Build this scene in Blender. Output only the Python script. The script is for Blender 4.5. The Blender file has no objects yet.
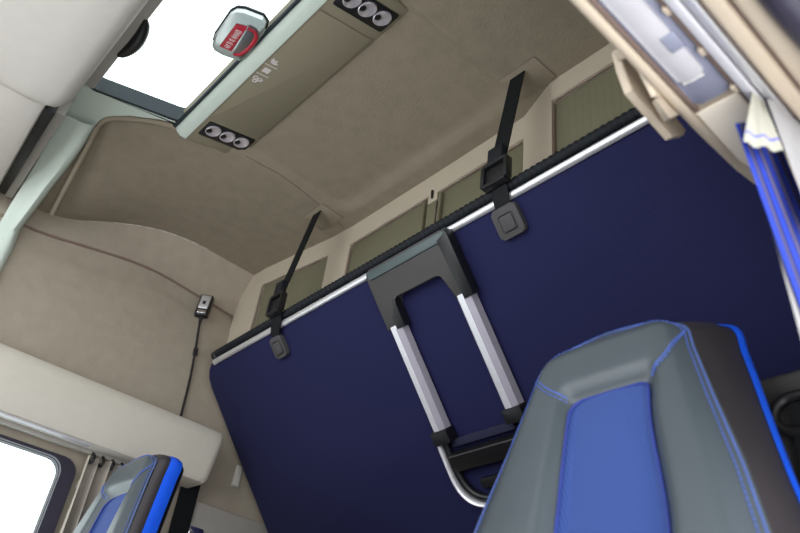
import bpy, bmesh, math, random
from mathutils import Vector, Matrix
from math import sin, cos, pi, radians, sqrt, hypot
random.seed(4)
sc = bpy.context.scene
C = sc.collection
OFF = Vector((0, 0, 0.62))            # cab floor is z = 0; the numbers below are relative to the lens height
# ------------------------------------------------------------------ camera
RIGHT = Vector((0.67247114, 0.73176038, 0.11094732))
DOWN = Vector((-0.36604433, 0.45911432, -0.80946006))
FWD = Vector((-0.6432683, 0.50372689, 0.57659787))
FPX = 745.0
cam = bpy.data.cameras.new('camera')
co = bpy.data.objects.new('camera', cam); C.objects.link(co)
Mx = Matrix((RIGHT, -DOWN, -FWD)).transposed().to_4x4()
Mx.translation = OFF
co.matrix_world = Mx
cam.sensor_width = 36; cam.lens = FPX / 800 * 36
cam.clip_start = 0.02
cam.dof.use_dof = True; cam.dof.focus_distance = 1.9; cam.dof.aperture_fstop = 4.0
sc.camera = co
sc.view_settings.view_transform = 'Standard'

def at(px, py, ax, val):
    """point of the place seen at a photograph pixel, on the plane ax = val"""
    r = RIGHT * ((px - 400) / FPX) + DOWN * ((py - 266.5) / FPX) + FWD
    return r * (val / r['XYZ'.index(ax)])

# ------------------------------------------------------------------ materials
def nodes(name):
    m = bpy.data.materials.new(name); m.use_nodes = True
    return m, m.node_tree.nodes, m.node_tree.links, m.node_tree.nodes['Principled BSDF']

def mat(name, col, rough=0.5, metal=0.0, spec=0.5, noise=0.0, nscale=30, bump=0.0, bscale=300, sheen=0.0, coat=0.0, stretch=None):
    m, N, L, B = nodes(name)
    B.inputs['Roughness'].default_value = rough
    B.inputs['Metallic'].default_value = metal
    B.inputs['Specular IOR Level'].default_value = spec
    if sheen: B.inputs['Sheen Weight'].default_value = sheen
    if coat: B.inputs['Coat Weight'].default_value = coat
    tc = N.new('ShaderNodeTexCoord')
    src = tc.outputs['Object']
    if stretch:
        mp = N.new('ShaderNodeMapping'); mp.inputs['Scale'].default_value = stretch
        L.new(src, mp.inputs[0]); src = mp.outputs[0]
    nz = N.new('ShaderNodeTexNoise'); nz.inputs['Scale'].default_value = nscale; nz.inputs['Detail'].default_value = 4
    L.new(src, nz.inputs['Vector'])
    rp = N.new('ShaderNodeValToRGB')
    a = 1 - noise; b = 1 + noise
    rp.color_ramp.elements[0].color = (col[0]*a, col[1]*a, col[2]*a, 1)
    rp.color_ramp.elements[1].color = (col[0]*b, col[1]*b, col[2]*b, 1)
    rp.color_ramp.elements[0].position = .3; rp.color_ramp.elements[1].position = .7
    L.new(nz.outputs['Fac'], rp.inputs[0]); L.new(rp.outputs[0], B.inputs['Base Color'])
    if bump:
        n2 = N.new('ShaderNodeTexNoise'); n2.inputs['Scale'].default_value = bscale; n2.inputs['Detail'].default_value = 3
        L.new(src, n2.inputs['Vector'])
        bp = N.new('ShaderNodeBump'); bp.inputs['Strength'].default_value = bump; bp.inputs['Distance'].default_value = .002
        L.new(n2.outputs['Fac'], bp.inputs['Height']); L.new(bp.outputs[0], B.inputs['Normal'])
    return m

def weave(name, c1, c2, scale, rough=.8, bump=.3, axes=((1, 0, 0), (0, 0, 1)), sheen=.2):
    """woven cloth: two crossed sets of threads"""
    m, N, L, B = nodes(name)
    B.inputs['Roughness'].default_value = rough; B.inputs['Sheen Weight'].default_value = sheen
    B.inputs['Specular IOR Level'].default_value = .2
    tc = N.new('ShaderNodeTexCoord'); outs = []
    for a in axes:
        d = N.new('ShaderNodeVectorMath'); d.operation = 'DOT_PRODUCT'; d.inputs[1].default_value = a
        L.new(tc.outputs['Object'], d.inputs[0])
        s = N.new('ShaderNodeMath'); s.operation = 'MULTIPLY'; s.inputs[1].default_value = scale
        L.new(d.outputs['Value'], s.inputs[0])
        f = N.new('ShaderNodeMath'); f.operation = 'SINE'; L.new(s.outputs[0], f.inputs[0]); outs.append(f)
    p = N.new('ShaderNodeMath'); p.operation = 'MULTIPLY'; L.new(outs[0].outputs[0], p.inputs[0]); L.new(outs[1].outputs[0], p.inputs[1])
    q = N.new('ShaderNodeMath'); q.operation = 'MULTIPLY_ADD'; q.inputs[1].default_value = .5; q.inputs[2].default_value = .5
    L.new(p.outputs[0], q.inputs[0])
    rp = N.new('ShaderNodeValToRGB')
    rp.color_ramp.elements[0].color = (*c1, 1); rp.color_ramp.elements[1].color = (*c2, 1)
    L.new(q.outputs[0], rp.inputs[0]); L.new(rp.outputs[0], B.inputs['Base Color'])
    bp = N.new('ShaderNodeBump'); bp.inputs['Strength'].default_value = bump; bp.inputs['Distance'].default_value = .001
    L.new(q.outputs[0], bp.inputs['Height']); L.new(bp.outputs[0], B.inputs['Normal'])
    return m

def stripes(name, stops, scale, axis=(0, 1, 0), rough=.8):
    m, N, L, B = nodes(name)
    B.inputs['Roughness'].default_value = rough; B.inputs['Specular IOR Level'].default_value = .2
    tc = N.new('ShaderNodeTexCoord')
    d = N.new('ShaderNodeVectorMath'); d.operation = 'DOT_PRODUCT'; d.inputs[1].default_value = axis
    L.new(tc.outputs['UV'], d.inputs[0])
    s = N.new('ShaderNodeMath'); s.operation = 'MULTIPLY'; s.inputs[1].default_value = scale; L.new(d.outputs['Value'], s.inputs[0])
    f = N.new('ShaderNodeMath'); f.operation = 'FRACT'; L.new(s.outputs[0], f.inputs[0])
    rp = N.new('ShaderNodeValToRGB'); rp.color_ramp.interpolation = 'CONSTANT'
    e = rp.color_ramp.elements
    e[0].position = stops[0][0]; e[0].color = (*stops[0][1], 1)
    e[1].position = stops[1][0]; e[1].color = (*stops[1][1], 1)
    for ps, cl in stops[2:]:
        k = e.new(ps); k.color = (*cl, 1)
    L.new(f.outputs[0], rp.inputs[0]); L.new(rp.outputs[0], B.inputs['Base Color'])
    return m

def glass(name, tint=(1, 1, 1), gloss=.06, rough=.02):
    m, N, L, B = nodes(name)
    N.remove(B)
    out = N['Material Output']
    t = N.new('ShaderNodeBsdfTransparent'); t.inputs[0].default_value = (*tint, 1)
    g = N.new('ShaderNodeBsdfGlossy'); g.inputs['Roughness'].default_value = rough
    mx = N.new('ShaderNodeMixShader'); mx.inputs[0].default_value = gloss
    L.new(t.outputs[0], mx.inputs[1]); L.new(g.outputs[0], mx.inputs[2]); L.new(mx.outputs[0], out.inputs[0])
    return m

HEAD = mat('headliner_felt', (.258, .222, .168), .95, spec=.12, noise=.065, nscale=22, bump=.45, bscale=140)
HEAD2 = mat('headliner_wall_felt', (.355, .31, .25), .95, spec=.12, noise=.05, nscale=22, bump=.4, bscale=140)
CONS = mat('console_plastic', (.235, .210, .150), .6, spec=.3, noise=.02, bump=.08, bscale=700)
MINT = mat('hatch_lit_plastic', (.56, .64, .58), .5, spec=.35, noise=.02, bump=.05, bscale=700)  # pale plastic with the mint tint of the hatch light painted in
BEIGE = mat('beige_plastic', (.49, .43, .34), .55, spec=.35, noise=.02, bump=.08, bscale=600)
WARM = mat('warm_beige_plastic', (.50, .42, .33), .5, spec=.4, noise=.03, nscale=5, bump=.06, bscale=600)
PALE2 = mat('soft_grey_beige_plastic', (.50, .475, .44), .6, spec=.3, noise=.02, bump=.06, bscale=500)
PALE = mat('pale_beige_plastic', (.57, .535, .47), .6, spec=.3, noise=.02, bump=.06, bscale=500)
BROWN = mat('brown_trim', (.22, .155, .13), .5, spec=.4, noise=.05)
GREYB = mat('grey_beige_plastic', (.33, .31, .28), .6, noise=.03)
DOOR = mat('locker_shutter', (.17, .16, .105), .5, spec=.35, noise=.03, nscale=6)
NAVY = weave('navy_bunk_cloth', (.0075, .0085, .041), (.0145, .0165, .076), 1100, axes=((1, 0, 0), (0, .65, -.76)), sheen=.02)
NAVY2 = mat('navy_mattress_cover', (.012, .013, .04), .9, noise=.1)
SILVER = mat('brushed_aluminium', (.82, .82, .86), .36, .75, noise=.04, nscale=40, stretch=(1, 20, 20))
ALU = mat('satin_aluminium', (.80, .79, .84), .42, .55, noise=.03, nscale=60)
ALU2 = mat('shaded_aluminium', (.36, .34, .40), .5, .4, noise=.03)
ENDP = mat('lit_beige_plastic', (.86, .77, .65), .55, noise=.02)  # header beige made paler, doorway light put into the colour
CHROME = mat('chrome', (.85, .84, .9), .12, 1.0, noise=.02)
RUBBER = mat('black_rubber', (.006, .008, .012), .7, spec=.3, noise=.15, bump=.1)
BLACK = mat('black_plastic', (.008, .008, .010), .4, spec=.45, noise=.1)
WEB = weave('black_webbing', (.003, .004, .005), (.009, .011, .013), 1600, rough=.7, sheen=0)
GREYP = mat('dark_grey_plastic', (.050, .046, .047), .55, spec=.4, noise=.05, bump=.12, bscale=900)
TEAL = mat('grey_green_plastic', (.06, .085, .09), .45, spec=.5, noise=.05)
PADM = mat('grey_pad', (.056, .052, .055), .75, noise=.06, bump=.2, bscale=600)
FRAME = mat('hatch_frame_dark', (.010, .018, .026), .4, spec=.35, noise=.05)
LEATH = mat('grey_leather', (.050, .064, .075), .34, spec=.5, noise=.04, nscale=14, bump=.22, bscale=420)
LEATH2 = mat('shaded_leather', (.040, .035, .040), .42, spec=.5, noise=.06, nscale=14, bump=.2, bscale=420)  # the grey leather again, side shade and brown reflection put into its colour
BLUEW = weave('blue_seat_cloth', (.006, .018, .10), (.055, .110, .36), 1100, axes=((.5, 0, .9), (.9, 0, -.5)), sheen=.1, bump=.7)
BLUEP = mat('blue_piping', (.008, .10, .80), .4, noise=.05)
STITCH = mat('blue_thread', (.06, .115, .42), .7, noise=.1)
DKBLUE = mat('insert_edge_thread', (.016, .035, .22), .7, noise=.1)
CURT = mat('grey_curtain_cloth', (.36, .325, .28), .9, spec=.1, noise=.05, bump=.25, bscale=500)
CURT2 = mat('pale_curtain_cloth', (.34, .33, .335), .85, spec=.1, noise=.05, bump=.25, bscale=500)
STRP = stripes('blue_striped_cloth', [(0, (.022, .05, .40)), (.42, (.012, .015, .10)), (.52, (.10, .09, .19)), (.80, (.012, .015, .10))], 4.4, axis=(1, 0, 0))
HEM = stripes('pale_cloth_blue_hem', [(0, (.42, .41, .35)), (.80, (.12, .13, .55)), (.835, (.42, .41, .35))], 1, axis=(0, 1, 0))
LENS = mat('lamp_lens', (.52, .505, .54), .25, spec=.5, noise=.06, nscale=18)
LGREY = mat('blue_grey_plastic', (.26, .27, .36), .35, noise=.05)
WHITEP = mat('light_grey_plastic', (.62, .60, .56), .5, noise=.02)
ICON = mat('white_print', (.70, .66, .66), .6, noise=.02)
RED = mat('red_plastic', (.42, .016, .035), .4, noise=.1)
CARPET = mat('dark_floor_mat', (.05, .05, .055), .9, noise=.2, bump=.3)
SEAL = mat('door_seal_rubber', (.025, .022, .04), .5, noise=.1)
GLASS = glass('window_glass', (.96, 1, .98))
CLEAR = glass('clear_plastic', (.24, .27, .27), .45, .35)
LED = mat('spot_reflector', (.80, .76, .84), .22, .65, noise=.05, nscale=60)

# ------------------------------------------------------------------ mesh builder
class MB:
    def __init__(s):
        s.bm = bmesh.new(); s.uv = s.bm.loops.layers.uv.new('UVMap')
    def verts(s, pts): return [s.bm.verts.new(Vector(p)) for p in pts]
    def face(s, vs):
        try: return s.bm.faces.new(vs)
        except ValueError: return None
    def hexa(s, p, bev=0, seg=2):
        v = s.verts(p)
        fs = [s.face([v[i] for i in f]) for f in ((3, 2, 1, 0), (4, 5, 6, 7), (0, 1, 5, 4), (1, 2, 6, 5), (2, 3, 7, 6), (3, 0, 4, 7))]
        if bev:
            es = list({e for f in fs for e in f.edges})
            bmesh.ops.bevel(s.bm, geom=es, offset=bev, segments=seg, affect='EDGES', profile=.5)
        return s
    def box(s, x0, x1, y0, y1, z0, z1, bev=0, seg=2):
        return s.hexa([(x0, y0, z0), (x1, y0, z0), (x1, y1, z0), (x0, y1, z0), (x0, y0, z1), (x1, y0, z1), (x1, y1, z1), (x0, y1, z1)], bev, seg)
    def prism(s, poly, vec, bev=0, seg=2):
        """poly: 3-D polygon, extruded by vec"""
        vec = Vector(vec); n = len(poly)
        a = s.verts(poly); b = s.verts([Vector(p) + vec for p in poly])
        fs = [s.face(list(reversed(a))), s.face(b)]
        for i in range(n): fs.append(s.face([a[i], a[(i+1) % n], b[(i+1) % n], b[i]]))
        if bev:
            es = list({e for f in fs[:2] if f for e in f.edges})
            bmesh.ops.bevel(s.bm, geom=es, offset=bev, segments=seg, affect='EDGES', profile=.5)
        return s
    def loft(s, rows, closed=False, caps=False):
        vr = [s.verts(r) for r in rows]
        nR = len(rows); nC = len(rows[0])
        for i in range(nR-1):
            for j in range(nC if closed else nC-1):
                k = (j+1) % nC
                f = s.face([vr[i][j], vr[i][k], vr[i+1][k], vr[i+1][j]])
                if f:
                    us = [(j/(nC-1), i/(nR-1)), ((j+1)/(nC-1), i/(nR-1)), ((j+1)/(nC-1), (i+1)/(nR-1)), (j/(nC-1), (i+1)/(nR-1))]
                    for l, u in zip(f.loops, us): l[s.uv].uv = u
        if caps:
            s.face(list(reversed(vr[0]))); s.face(vr[-1])
        return s
    def tube(s, path, r, n=10, sx=1, up=None, closed=False, rads=None):
        """swept round or oval section; sx stretches the section along `up`"""
        path = [Vector(p) for p in path]; rows = []; N = len(path)
        prev = Vector(up) if up else None
        for i, p in enumerate(path):
            if closed: t = path[(i+1) % N] - path[i-1]
            else: t = path[min(i+1, N-1)] - path[max(i-1, 0)]
            t.normalize()
            u = prev if prev else (Vector((0, 0, 1)) if abs(t.z) < .9 else Vector((1, 0, 0)))
            u = u - t * u.dot(t); u.normalize()
            if not up: prev = u
            w = t.cross(u); rr = rads[i] if rads else r
            rows.append([p + u * (cos(2*pi*k/n) * rr * sx) + w * (sin(2*pi*k/n) * rr) for k in range(n)])
        if closed: rows.append(rows[0])
        s.loft(rows, closed=True, caps=not closed)
        if closed: bmesh.ops.remove_doubles(s.bm, verts=s.bm.verts, dist=1e-6)
        return s
    def band(s, path, up, wid, th):
        """flat strap: rectangular section, width along `up`"""
        path = [Vector(p) for p in path]; rows = []; N = len(path); up = Vector(up)
        for i, p in enumerate(path):
            t = (path[min(i+1, N-1)] - path[max(i-1, 0)]).normalized()
            u = (up - t*up.dot(t)).normalized(); w = t.cross(u)
            rows.append([p + u*a*wid/2 + w*b*th/2 for a, b in ((-1, -1), (1, -1), (1, 1), (-1, 1))])
        return s.loft(rows, closed=True, caps=True)
    def build(s, name, m, parent=None, ang=38, loc=None):
        bm = s.bm
        bmesh.ops.recalc_face_normals(bm, faces=bm.faces)
        me = bpy.data.meshes.new(name)
        base = BASE.get(parent.name) if parent else loc
        if base is None:
            zs = [v.co.z for v in bm.verts]; xs = [v.co.x for v in bm.verts]; ys = [v.co.y for v in bm.verts]
            base = Vector(((min(xs)+max(xs))/2, (min(ys)+max(ys))/2, min(zs))) + OFF
        else: base = Vector(base)
        for v in bm.verts: v.co = v.co + OFF - base
        bm.to_mesh(me); bm.free()
        for p in me.polygons: p.use_smooth = True
        me.set_sharp_from_angle(angle=radians(ang))
        me.materials.append(m)
        o = bpy.data.objects.new(name, me); C.objects.link(o)
        if parent: o.parent = parent
        else: o.location = base
        BASE[o.name] = base
        return o
BASE = {}

def thing(name, label, cat, loc, group=None):
    o = bpy.data.objects.new(name, None); C.objects.link(o)
    o.location = Vector(loc) + OFF; o.empty_display_size = .05
    BASE[o.name] = o.location.copy()
    return tag(o, label, cat, group)
def tag(o, label, cat, group=None):
    o['label'] = label; o['category'] = cat
    if group: o['group'] = group
    return o
def struct(name, mb, m, label=None, parent=None, ang=38):
    o = mb.build(name, m, parent, ang)
    if not parent: o['kind'] = 'structure'
    if label: o['label'] = label
    return o
def rrect(x0, x1, y0, y1, r, n=5):
    pts = []
    for cx, cy, a in ((x1-r, y1-r, 0), (x0+r, y1-r, 90), (x0+r, y0+r, 180), (x1-r, y0+r, 270)):
        for k in range(n+1):
            t = radians(a + 90*k/n); pts.append((cx + r*cos(t), cy + r*sin(t)))
    return pts
def smooth(a, b, x):
    t = min(1, max(0, (x-a)/(b-a))); return t*t*(3-2*t)
def lerp_tab(tab, x):
    if x <= tab[0][0]: return tab[0][1]
    for (a, va), (b, vb) in zip(tab, tab[1:]):
        if x <= b:
            t = (x-a)/(b-a); return va + (vb-va)*t
    return tab[-1][1]
def spline(pts, n=8):
    pts = [Vector(p) for p in pts]; out = []
    for i in range(len(pts)-1):
        p0 = pts[max(i-1, 0)]; p1 = pts[i]; p2 = pts[i+1]; p3 = pts[min(i+2, len(pts)-1)]
        for k in range(n):
            t = k/n
            out.append(.5*((2*p1) + (p2-p0)*t + (2*p0-5*p1+4*p2-p3)*t*t + (3*p1-p0-3*p2+p3)*t**3))
    return out + [pts[-1]]

CEIL = 1.62; XL = -2.40; YLOCK = 1.09; YREAR = 1.57; FLOOR = -0.62
# ------------------------------------------------------------------ room shell
struct('floor', MB().box(-2.46, -.08, -.75, 1.62, FLOOR-.05, FLOOR), CARPET)
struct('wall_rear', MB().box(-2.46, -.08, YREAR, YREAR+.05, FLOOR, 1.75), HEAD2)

crX = [(-.7, -2.40), (.355, -2.40), (.492, -2.41), (.645, -2.375), (.793, -2.33), (1.083, -2.315), (1.6, -2.33)]
crZ = [(-.7, 1.50), (.2, 1.49), (.31, 1.49), (.355, 1.487), (.492, 1.573), (.645, 1.628), (.793, 1.634), (1.083, 1.62), (1.6, 1.62)]
smZ = [(-.7, 1.38), (.339, 1.414), (.46, 1.444), (.592, 1.468), (.693, 1.487), (.795, 1.485), (.942, 1.47), (1.086, 1.46), (1.6, 1.44)]
def hx0(y): return -1.768 - .34*max(0, .46 - max(y, .12))
def smt(tab, y): return sum(lerp_tab(tab, y + d) for d in (-.08, -.05, -.025, 0, .025, .05, .08))/7
HX0, HX1, HY0, HY1 = -1.775, -.86, .185, .475          # roof hatch opening
def ceil_z(x, y):
    xc = smt(crX, y); zc = smt(crZ, y)
    z = CEIL + .012*smooth(.7, .5, y)*0
    if x < -1.85: z = CEIL + (zc - CEIL)*smooth(-1.85, xc, x)**2.1
    # raised middle panel
    dx = min(x + 1.735, -.955 - x); dy = min(y - .55, 1.075 - y)
    r = .07
    d = min(dx, dy) if (dx > r or dy > r) else r - hypot(r-dx, r-dy)
    z += .016*smooth(-.012, .022, d)
    if x > -.55: z -= .14*smooth(-.55, -.12, x)**2
    return z
ys = sorted(set([-.72 + .06*i for i in range(14)] + [HY0, HY1] + [.12 + .0175*i for i in range(56)] + [1.1, 1.3, 1.6]))
mb = MB(); rows = []
for y in ys:
    xc = smt(crX, y); zc = smt(crZ, y)
    h0 = hx0(y); xs = [xc + (h0 - xc)*k/26 for k in range(27)] + [h0 + (HX1-h0)*k/56 for k in range(1, 57)] + [HX1 + (-.10-HX1)*k/14 for k in range(1, 15)]
    rows.append([(x, y, ceil_z(x, y)) for x in xs])
mb.loft(rows)
kill = [f for f in mb.bm.faces if hx0(f.calc_center_median().y)+.001 < f.calc_center_median().x < HX1-.001 and HY0+.001 < f.calc_center_median().y < HY1-.001]
bmesh.ops.delete(mb.bm, geom=kill, context='FACES')
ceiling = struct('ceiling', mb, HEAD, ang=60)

mb = MB()
sm = [at(x, y, 'Z', 1.628) for x, y in ((246, 154), (262, 163), (280, 173), (301, 188), (320, 203), (333, 214), (344, 226))]
sm = spline(sm, 5)
mb.tube([(p.x, p.y, ceil_z(p.x, p.y) - .0002) for p in sm], .0016, 6); mb.build('panel_seam', BROWN, ceiling)
mb = MB()
rm = spline([at(x, y, 'Z', z) for x, y, z in ((188, 131, 1.611), (160, 123, 1.611), (131, 119, 1.611), (113, 118.5, 1.61), (103, 122, 1.606), (96, 131, 1.598), (84, 154, 1.566), (66, 187, 1.51), (52, 214, 1.455))], 6)
mb.tube(rm, .009, 10); mb.build('rolled_edge', HEAD, ceiling)
# left wall: cove band, pressed seam, padded panel; below it the door pillar with the window opening
mb = MB(); rows = []
yy = [-.72 + .04*i for i in range(58)]
for y in yy:
    xc = smt(crX, y); zc = smt(crZ, y); zs = smt(smZ, y); zf = zs - lerp_tab([(.3, .07), (.6, .093), (.75, .07), (.9, .073), (1.2, .06)], y)
    r = [(xc, y, zc)]
    for t in (.15, .3, .5, .7, .88): r.append((xc + (XL-xc)*sin(t*pi/2), y, zc + (zs-zc)*t))
    r += [(XL, y, zs+.004), (XL-.012, y, zs), (XL-.004, y, zs-.006), (XL-.002, y, zf+.025), (XL+.004, y, zf), (XL+.012, y, zf-.03), (XL+.012, y, 1.1), (XL, y, .92)]
    rows.append(r)
mb.loft(rows)
seam_path = [(XL-.003, y, smt(smZ, y)) for y in yy if .2 < y < 1.1]
WY0, WY1, WZ0, WZ1 = -.45, .685, .05, .738
mb.box(XL-.05, XL, -.72, 1.6, WZ1, .93)
mb.box(XL-.05, XL, -.72, WY0, FLOOR, WZ1)
mb.box(XL-.05, XL, WY1, 1.6, FLOOR, WZ1)
mb.box(XL-.05, XL, WY0, WY1, FLOOR, WZ0)
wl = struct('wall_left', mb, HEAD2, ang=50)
mb = MB(); mb.tube(seam_path, .0045, 6); mb.build('panel_seam', BROWN, wl)
# right wall: pillar behind the open doorway and the roof side above it
mb = MB()
mb.box(-.14, -.10, .88, 1.6, FLOOR, .80)
mb.box(-.14, -.10, -.72, 1.6, .80, 1.52)
struct('wall_right', mb, HEAD2)
# front: dashboard level wall below the windscreen
struct('wall_front', MB().box(-2.46, -.08, -.80, -.75, FLOOR, .05), HEAD2)

# left door window
w = MB()
outer = rrect(WY0, WY1, WZ0, WZ1, .04); inner = rrect(WY0+.012, WY1-.010, WZ0+.012, WZ1-.012, .045)
n = len(outer)
for x0, x1 in ((-2.43, -2.405),):
    rows = [[(x0, a, b) for a, b in inner], [(x0, a, b) for a, b in outer], [(x1, a, b) for a, b in outer], [(x1, a, b) for a, b in inner], [(x0, a, b) for a, b in inner]]
    w.loft(rows, closed=True)
win = struct('window_1', MB().prism([(-2.425, a, b) for a, b in inner], (.004, 0, 0)), GLASS)
fr = w.build('window_frame', SEAL, win)
# black rubber seal and door frame strip around the pane
w = MB(); o2 = rrect(WY0-.03, WY1+.035, WZ0-.03, WZ1-.002, .05)
w.loft([[(-2.398, a, b) for a, b in inner], [(-2.385, a, b) for a, b in inner], [(-2.385, a, b) for a, b in o2], [(-2.399, a, b) for a, b in o2]], closed=True)
w.build('window_seal', SEAL, win)
tag_w = MB().box(-2.40, -2.375, .735, .80, .655, .685, .006)
tag_w.build('latch_plate', GREYB, win)

# arch trim running down from the hatch surround to the left pillar
mb = MB(); rows = []
for (lx, ly), (qx, qy), z in (((63, 114), (94, 125), 1.606), ((60, 119), (91, 130), 1.596), ((48, 142), (81, 146), 1.562), ((35, 165), (64, 170), 1.52), ((22, 186), (49, 188), 1.472), ((10, 205), (34, 208), 1.42), ((-2, 226), (17, 230), 1.36)):
    Lp = at(lx, ly, 'Z', z); Rp = at(qx, qy, 'Z', z)
    rows.append((Lp, Rp))
for dz in (.08, .2, .36):
    rows.append((Vector((-2.385, .20, 1.36-dz)), Vector((-2.365, .262, 1.36-dz))))
rr = []
for Lp, Rp in rows:
    dn = Vector((.45, -.15, -.75)).normalized()
    b = Vector((-.06, .015, .05))
    rr.append([Lp - dn*.05, Lp, Lp.lerp(Rp, .40) + dn*.004, Lp.lerp(Rp, .52) + dn*.013, Lp.lerp(Rp, .85) + dn*.015, Rp + dn*.003, Rp - dn*.03 + Vector((0, .006, 0)), Rp - dn*.06])
mb.loft(rr)
struct('trim_1', mb, MINT, ang=50)  # carries the same painted tint of hatch light
# hatch surround plate, front left; mint tint of hatch light painted in
mb = MB()
pl = [at(x, y, 'Z', 1.611) for x, y in ((193, 130), (175, 123), (158, 119.5), (130, 116), (113, 115.5), (102, 118.5), (95, 126))]
pl = [(p.x, p.y) for p in pl] + [(-2.12, .27), (-2.12, .10), (hx0(.1)-.006, .10), (hx0(.2)-.006, .2), (hx0(.46)-.006, .46), (HX0-.006, .53)]
mb.prism([(x, y, CEIL-.008) for x, y in pl], (0, 0, .012), .002)
struct('trim_2', mb, MINT)
# lower wall panel behind the left pillar
mb = MB(); mb.box(XL, XL+.02, 1.13, 1.56, .30, .738, .006)
struct('trim_3', mb, GREYB)

# ------------------------------------------------------------------ roof hatch
h = thing('roof_hatch', 'bright glazed roof hatch in a dark frame in the ceiling', 'roof hatch', ((HX0+HX1)/2, (HY0+HY1)/2, CEIL))
ZG = 1.662
MB().prism([(x, y, ZG) for x, y in rrect(hx0(.185)-.02, HX1+.02, HY0-.02, HY1+.02, .03)], (0, 0, .006)).build('glass_panel', GLASS, h)
mb = MB()
def skew(pts, d):
    return [(hx0(y) - d + (HX1 + d - hx0(y) + d)*(x-HX0)/(HX1-HX0), y) for x, y in pts]
ro = skew(rrect(HX0, HX1, HY0-.002, HY1+.002, .035), .002); ri = skew(rrect(HX0, HX1, HY0+.008, HY1-.008, .03), -.008)
mb.loft([[(x, y, CEIL-.014) for x, y in ri], [(x, y, CEIL-.014) for x, y in ro], [(x, y, ZG) for x, y in ro], [(x, y, ZG) for x, y in ri], [(x, y, CEIL+.03) for x, y in ri], [(x, y, CEIL-.014) for x, y in ri]], closed=True)
mb.build('frame', FRAME, h)
mb = MB()
mb.box(hx0(.2)+.01, HX1-.01, HY0-.01, HY0+.022, CEIL-.02, CEIL+.02, .006)
bl = mb.build('blind_bar', GREYB, h)
mb = MB()
hp = [(-1.66 + .17*k/14, HY0+.018+.016*sin(pi*k/14)**.7, CEIL-.022) for k in range(15)]
mb.tube(hp, .014, 10, rads=[.006 + .012*sin(pi*k/14)**.6 for k in range(15)])
mb.build('blind_handle', BLACK, bl)

# ------------------------------------------------------------------ reading light console on the ceiling
CX0, CX1 = -1.795, -.968
cz = 1.60
def CZ(y): return 1.587 + .245*(y - .50)          # the console face rises to the rear
con = thing('ceiling_console', 'beige ceiling console with two clusters of reading spots behind the roof hatch', 'ceiling console', ((CX0+CX1)/2, .58, cz))
prof = [(.450, 1.650), (.462, 1.612), (.478, 1.592), (.500, CZ(.500)), (.660, CZ(.66)), (.684, CZ(.684)+.006), (.692, 1.660)]
mb = MB()
mb.prism([(CX0, y, z) for y, z in prof], (CX1-CX0, 0, 0), .006)
mb.build('housing', CONS, con)
LX0, LX1 = -1.655, -1.108
mb = MB(); q_ = [(.455, 1.612), (.462, 1.594), (.476, 1.5845), (.497, CZ(.497)-.002), (.497, CZ(.497)+.004), (.47, 1.612)]
mb.prism([(CX0-.002, y, z) for y, z in q_], (CX1-CX0+.004, 0, 0), .003); mb.build('lit_front_edge', MINT, con)  # hatch light along the console front, painted as a mint strip
MB().tube([(CX0, .452, 1.606), (CX1, .452, 1.606)], .006, 8).build('dark_seal', FRAME, con)
lid = MB().prism([(x, y, CZ(y)-.003) for x, y in rrect(LX0, LX1, .503, .668, .006)], (0, 0, .004), .001).build('lid', CONS, con)
for xx in (LX0-.0012, LX1+.0012):
    mb = MB(); mb.hexa([(xx-.0012, .50, CZ(.50)-.0008), (xx+.0012, .50, CZ(.50)-.0008), (xx+.0012, .672, CZ(.672)-.0008), (xx-.0012, .672, CZ(.672)-.0008), (xx-.0012, .50, CZ(.50)+.002), (xx+.0012, .50, CZ(.50)+.002), (xx+.0012, .672, CZ(.672)+.002), (xx-.0012, .672, CZ(.672)+.002)])
    mb.build('lid_gap', BROWN, con)
for k, (a, b) in enumerate(((-1.748, -1.672), (-1.072, -.996))):
    cl = MB().prism([(x, y, CZ(y)-.003) for x, y in rrect(a, b, .512, .668, .006)], (0, 0, .006), .001).build('spot_cluster', BLACK, con)
    for j in range(3):
        cx = (a+b)/2+.004; cy = .543 + .048*j; R = .0228
        def ringpts(x_, y_, rr, dz, sx=1.15, q=20): return [(x_ + rr*sx*cos(2*pi*i/q), y_ + rr*sin(2*pi*i/q), CZ(y_ + rr*sin(2*pi*i/q)) + dz) for i in range(q)]
        mb = MB(); mb.loft([ringpts(cx, cy, rr, dz) for rr, dz in ((R, -.0035), (R, -.007), (R*.9, -.0085), (R*.62, -.0065), (R*.3, -.0045), (.001, -.0038))], closed=True)
        sp = mb.build('spot_lamp', LED, cl)
        mb = MB(); mb.loft([ringpts(cx-.002, cy-.0125, rr, dz, 1.1, 12) for rr, dz in ((.0085, -.0045), (.0085, -.0095), (.005, -.0108), (.0005, -.011))], closed=True); mb.build('spot_bulb', BLACK, cl)
# printed symbols on the lid: three small white signs between slashes
mb = MB()
def zi(y): return CZ(y) - .0037
def flat(pts, cx, cy, s=1):
    mb.prism([(cx + a*s, cy + b*s, zi(cy + b*s)) for a, b in pts], (0, 0, .0006))
ix, iy = -1.378, .520
def ring(cx, cy, r0, r1, n=14):
    for k in range(n):
        t0 = 2*pi*k/n; t1 = 2*pi*(k+1)/n
        mb.prism([(cx+r*cos(t), cy+r*sin(t), zi(cy+r*sin(t))) for r, t in ((r0, t0), (r1, t0), (r1, t1), (r0, t1))], (0, 0, .0006))
for a, b in ((-.010, -.006), (.003, -.011), (.001, .004)): ring(ix-.045+a, iy+b+.003, .0042, .0074)
flat([(-.013, -.002), (-.008, -.002), (.008, .014), (.003, .014)], ix-.047, iy)
flat([(.011*cos(t*pi/6)*(1.15 if t % 3 else .8), .011*sin(t*pi/6)*(1.15 if t % 3 else .85)) for t in range(12)], ix, iy)
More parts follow.
